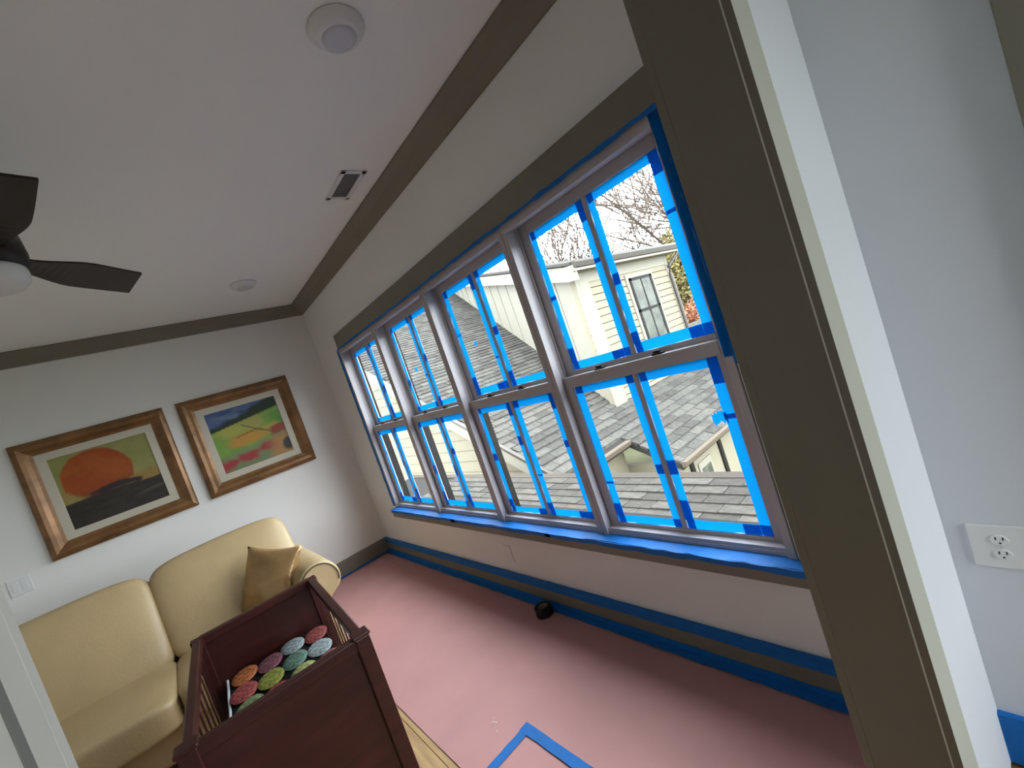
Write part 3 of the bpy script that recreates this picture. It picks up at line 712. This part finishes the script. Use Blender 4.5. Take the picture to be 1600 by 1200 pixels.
# ------------------------------------------------------------------ outside: neighbouring house
nh = empty('neighbor_house', (0, 0, -4)); tag(nh, 'cream house with grey shingled roof outside the windows', 'house')
NZ = 4.0   # child z offset (the empty stands on the ground)
def nb(mbuf, name, material, parent=nh, **k):
    o = mbuf.build(name, material, parent, **k)
    if parent is nh: o.location.z = NZ
    return o
x0 = 5.5; AY, AZ, AM = 6.441, -.943, .4995
def za(y): return AZ + AM * (y - AY)
E1, E2, X2 = 6.18, 5.05, 7.6
YR = 21.5
s = MB()
s.prism([(E1, za(E1) - .03), (YR, za(YR) - .03), (YR, za(YR) - .16), (E1, za(E1) - .16)], 'x', x0, X2)
s.prism([(E2, za(E2) - .03), (YR, za(YR) - .03), (YR, za(YR) - .16), (E2, za(E2) - .16)], 'x', X2, 15)
roofA = nb(s, 'roof', DECK)
# shingles
sw, se = .46, .24; ca = math.cos(math.atan(AM)); dz_ = math.sin(math.atan(AM))
cand = []
row = 0; y = E2
while y < 21.3:
    x = x0 + (row * .173 % sw) - sw
    while x < 15:
        xa, xb = max(x, x0), min(x + sw, 15)
        if y < E1 - .02 and xa < X2: xa = X2
        # hidden under the upper storey: wall lines
        if xb - xa > .08:
            cxm = (xa + xb) / 2; t_ = (y - 7.229) / .913
            inside = y > 7.3 and cxm > 8.883 + .409 * t_ + .5
            if not inside:
                dist = math.sqrt(cxm ** 2 + y ** 2)
                cand.append((dist, xa, xb, y, row))
        x += sw
    y += se * ca; row += 1
cand.sort()
def sh_pts(xa, xb, y, th):
    y1 = y + se * ca * 1.2; g = .008
    return [(xa + g, y, za(y) - .03), (xb - g, y, za(y) - .03), (xb - g, y1, za(y1) - .03), (xa + g, y1, za(y1) - .03),
            (xa + g, y - .004, za(y) + th), (xb - g, y - .004, za(y) + th), (xb - g, y1, za(y1) - .002), (xa + g, y1, za(y1) - .002)]
vis = [c for c in cand if .30 < math.atan2(c[1], c[3])]
keep = vis[:300]; ks = set(id(c) for c in keep)
for c in keep:
    MB().hexa(sh_pts(c[1], c[2], c[3], random.choice((.03, .038, .046)))).build('shingle', random.choice(SHINGLES), roofA)
bufs = [MB() for _ in SHINGLES]
for c in cand:
    if id(c) not in ks: bufs[random.randrange(4)].hexa(sh_pts(c[1], c[2], c[3], random.choice((.03, .038, .046))))
for bf, mm in zip(bufs, SHINGLES): bf.build('far_shingles', mm, roofA, stuff=True)
# rake board and gable wall facing the windows
nb(MB().prism([(E1 + .1, za(E1 + .1) - .02), (YR, za(YR) - .02), (YR, za(YR) - .34), (E1 + .1, za(E1 + .1) - .34)], 'x', x0 - .06, x0 + .02), 'rake_board', CREAM2)
nb(MB().prism([(E1 - .02, za(E1) + .02), (YR, za(YR) + .035), (YR, za(YR) - .03), (E1 - .02, za(E1) - .05)], 'x', x0 - .09, x0), 'drip_edge', GUTTER)
gw = nb(MB().prism([(E1 + .3, -4), (E1 + .3, za(E1) - .1), (YR, za(YR) - .1), (YR, -4)], 'x', x0 + .399, x0 + .55), 'gable_wall', CREAM)
z = -1.6
while z < 4.2:
    ys = max(E1 + .3, AY + (z + .30 + .2 - AZ) / AM)
    MB().hexa([(x0 + .372, ys, z), (x0 + .40, ys, z), (x0 + .40, YR, z), (x0 + .372, YR, z), (x0 + .385, ys, z + .27), (x0 + .40, ys, z + .27), (x0 + .40, YR, z + .27), (x0 + .385, YR, z + .27)]).build('siding_board', CREAM, gw)
    z += .30
# gutters along the two eaves and the walls below them
def gutter(xa, xb, y, z, name='gutter', mt_=GUTTERL):
    g = MB().prism([(y + .02, z + .02), (y - .12, z + .02), (y - .12, z), (y - .09, z - .09), (y + .02, z - .10)], 'x', xa, xb)
    return nb(g, name, mt_)
gutter(x0 + .0, X2 - .02, E1, za(E1)); gutter(X2, 14, E2, za(E2))
nb(MB().box(x0 + .45, X2 + .1, E1 + .30, E1 + .42, -4, za(E1) - .06), 'side_wall', CREAM)
nb(MB().box(X2 + .25, 14, E2 + .28, E2 + .40, -4, za(E2) - .06), 'side_wall', CREAM)
nb(MB().box(X2 + .13, X2 + .25, E2 + .28, E1 + .42, -4, za(E2) - .06), 'side_wall', CREAM)
for xa in (8.35, 9.75):
    dd = nb(MB().box(xa - .07, xa + .07, E2 + .24, E2 + .28, -4, za(E2) - .12), 'shutter', WINF)
for xa, xb in ((8.6, 9.2),):
    fr_ = nb(MB().box(xa, xb, E2 + .25, E2 + .28, -3.6, za(E2) - .45), 'window_panel', CREAM2, bevel=.01)
    MB().box(xa + .08, xb - .08, E2 + .245, E2 + .25, -3.4, za(E2) - .6).build('pane', DGLASS, fr_)
# upper storey: skewed board-and-batten gable wall and the lap-sided wall with window
VX, VY = 8.883, 7.229; ux, uy = .409, .913
def P(s_, off=0.): return (VX + ux * s_ - uy * off, VY + uy * s_ + ux * off)
def zb(y): return 3.20 + .275 * (y - 6.985)
def slab_on_gable(s0, s1, z0a, z1a, z0b, z1b, o0, o1):
    a, b, c, d = P(s0, o1), P(s1, o1), P(s1, o0), P(s0, o0)
    return MB().hexa([(*a, z0a), (*b, z0b), (*c, z0b), (*d, z0a), (*a, z1a), (*b, z1b), (*c, z1b), (*d, z1a)])
gz = lambda s_: zb(P(s_)[1])
bw = nb(slab_on_gable(0, 15, za(VY) - .6, gz(0) - .1, za(P(15)[1]) - .6, gz(15) - .1, -.15, 0), 'upper_gable_wall', CREAM2)
s_ = .12
while s_ < 15:
    slab_on_gable(s_, s_ + .07, za(P(s_)[1]) - .3, gz(s_) - .1, za(P(s_)[1]) - .3, gz(s_) - .08, 0, .025).build('batten', CREAM2, bw); s_ += 1.05
nb(slab_on_gable(-.35, 15, gz(-.35) - .36, gz(-.35) + .02, gz(15) - .36, gz(15) + .02, 0, .30), 'rake_board', CREAM2)
XE = 13.55
a_, b_ = P(-.42, .36), P(15, .36)
rp_ = [(a_[0], a_[1]), (XE + .6, a_[1]), (XE + 2.5, b_[1]), (b_[0], b_[1])]
nb(MB().hexa([(x, y, zb(y) + .02) for x, y in rp_] + [(x, y, zb(y) + .09) for x, y in rp_]), 'upper_roof', SHINGLES[0])
uw = nb(MB().box(VX, XE, VY + .03, VY + .15, -.9, 3.1), 'upper_side_wall', CREAM)
z = -.6
while z < 3.0:
    MB().hexa([(VX - .0, VY - .028, z), (XE, VY - .028, z), (XE, VY + .03, z), (VX, VY + .03, z), (VX, VY - .020, z + .175), (XE, VY - .020, z + .175), (XE, VY + .03, z + .175), (VX, VY + .03, z + .175)]).build('siding_board', CREAM, uw); z += .2
MB().box(VX - .02, VX + .5, VY - .045, VY - .005, -.8, 3.1).build('corner_board', CREAM2, uw)
MB().box(XE - .14, XE + .02, VY - .045, VY, -.8, 3.1).build('corner_board', CREAM2, uw)
MB().box(VX, XE, VY - .04, VY, 2.75, 3.12).build('frieze_board', CREAM2, uw)
nb(MB().box(VX - .25, XE + .35, VY - .34, VY + .05, 3.04, 3.10), 'soffit', CREAM2)
nb(MB().prism([(VY - .24, 3.30), (VY - .40, 3.30), (VY - .40, 3.24), (VY - .36, 3.12), (VY - .24, 3.10)], 'x', VX - .2, XE + .65), 'gutter', GUTTER)
ds = MB().tube([(XE + .35, VY - .32, 3.15), (XE + .35, VY - .30, 3.0), (XE - .05, VY - .10, 2.66), (XE - .08, VY - .09, 2.4), (XE - .08, VY - .09, -.8)], .055, 10)
nb(ds, 'downspout', GUTTER)
def far_window(xa, xb, za_, zb_):
    f = nb(MB().box(xa - .12, xb + .12, VY - .06, VY - .02, za_ - .1, zb_ + .12), 'window', CREAM2)
    s = MB(); y0_, y1_ = VY - .085, VY - .06
    s.box(xa, xa + .10, y0_, y1_, za_, zb_).box(xb - .10, xb, y0_, y1_, za_, zb_).box(xa, xb, y0_, y1_, zb_ - .08, zb_).box(xa, xb, y0_, y1_, za_, za_ + .08)
    zm = (za_ + zb_) / 2; xm = (xa + xb) / 2
    s.box(xa, xb, y0_, y1_, zm - .04, zm + .04); s.box(xm - .02, xm + .02, y0_ + .004, y1_, za_, zb_)
    s.build('window_frame', WINF, f)
    MB().box(xa + .08, xb - .08, VY - .068, VY - .062, za_ + .05, zb_ - .05).build('pane', DGLASS, f)
far_window(11.15, 12.35, .60, 2.58)

# ------------------------------------------------------------------ outside: ground, trees, far roof
tag(MB().box(-40, 120, -60, 120, -4.2, -4).build('ground', GRASS), 'winter lawn around the houses', 'ground')['kind'] = 'structure'
def tree(name, label, base, height, spread, seed, lean=(0, 0), levels=5, first=.35, r0=.2):
    rnd = random.Random(seed); t = empty(name, base); tag(t, label, 'tree', 'bare winter trees')
    trunk = MB(); br = MB()
    def grow(p, d, L, r, lev):
        n = 4; pts = [p]; rad = [r]; q = p.copy(); dd = d.copy()
        for i in range(n):
            dd = (dd + Vector((rnd.uniform(-1, 1), rnd.uniform(-1, 1), rnd.uniform(-.5, .8))) * .13).normalized()
            q = q + dd * (L / n); pts.append(q.copy()); rad.append(max(.024, r * (1 - .55 * (i + 1) / n)))
        (trunk if lev == 0 else br).tube(pts, rad, 7 if lev < 2 else 4, cap=False)
        if lev >= levels: return
        nb_ = (7, 4, 4, 3)[min(lev, 3)]
        for i in range(nb_):
            f = rnd.uniform(first if lev == 0 else .25, 1.0); k = min(n - 1, int(f * n)); pp = pts[k].lerp(pts[k + 1], f * n - k)
            a = rnd.uniform(0, 2 * math.pi); side = Vector((math.cos(a), math.sin(a), rnd.uniform(-.1, .5)))
            nd = (dd * (.75 if lev else .9) + side * spread).normalized()
            grow(pp, nd, L * rnd.uniform(.6, .95), max(.028, rad[k] * .6), lev + 1)
    grow(Vector((0, 0, 0)), Vector((lean[0], lean[1], 1)).normalized(), height * .5, r0, 0)
    trunk.build('trunk', BARK, t, smooth=True); br.build('branches', BARK, t, stuff=True)
tree('bare_tree', 'bare winter tree with upright twigs behind the house roof', (22, 18.2, -4), 13.5, .42, 3, levels=4, r0=.16)
tree('bare_tree', 'large bare winter tree with arching branches beyond the gutter', (24, 9.6, -4), 17, .85, 11, lean=(-.05, .2), levels=4, r0=.2)
tree('bare_tree', 'bare winter tree with fine branches left of the arching tree', (27, 15.5, -4), 15, .75, 21, lean=(0, .1), levels=4, r0=.14)
def shrub(name, label, base, rx, ry, rz, n, material, seed, sz=.16):
    rnd = random.Random(seed); t = empty(name, base); tag(t, label, 'shrub')
    s = MB()
    for _ in range(n):
        th = rnd.uniform(0, 2 * math.pi); ph = math.acos(rnd.uniform(-1, 1)); rr = rnd.uniform(.45, 1) ** .5 * (1 + .22 * noise.noise((math.cos(th) * 2 + seed, math.sin(th) * 2, ph * 2)))
        c = Vector((rx * rr * math.sin(ph) * math.cos(th), ry * rr * math.sin(ph) * math.sin(th), rz + rz * rr * math.cos(ph)))
        a = Vector((rnd.gauss(0, 1), rnd.gauss(0, 1), rnd.gauss(0, 1))).normalized() * sz * rnd.uniform(.6, 1.3); b = a.cross(Vector((rnd.gauss(0, 1), rnd.gauss(0, 1), rnd.gauss(0, 1)))).normalized() * sz * .5
        k = len(s.v); s.v += [tuple(c - a), tuple(c + b), tuple(c + a), tuple(c - b)]; s.f.append((k, k + 1, k + 2, k + 3))
    s.build('foliage', material, t, stuff=True)
    MB().tube([(0, 0, 0), (.05, .02, rz * .6), (.1, -.04, rz * 1.3)], [.12, .09, .03], 8).build('stem', BARK, t)
shrub('leafy_tree', 'yellow-brown leafy tree beyond the downspout corner', (22.2, 10.75, -4), 2.3, 1.7, 4.5, 16000, LEAFY, 2, .14)
shrub('red_shrub', 'small rust-red shrub behind the far grey roof', (19.8, 9.75, -4), 1.3, 1.1, 2.65, 6000, LEAFR, 5, .13)
fh = empty('distant_house', (16.5, 8.4, -4)); tag(fh, 'distant house showing only a grey roof below the rust-red shrub', 'house')
MB().box(-1.2, 1.0, -1.2, 1.2, 0, 2.6).build('wall', CREAM, fh)
MB().prism([(-1.5, 2.5), (1.5, 2.5), (0, 4.55)], 'x', -1.4, 1.2).build('roof', SHINGLES[3], fh)
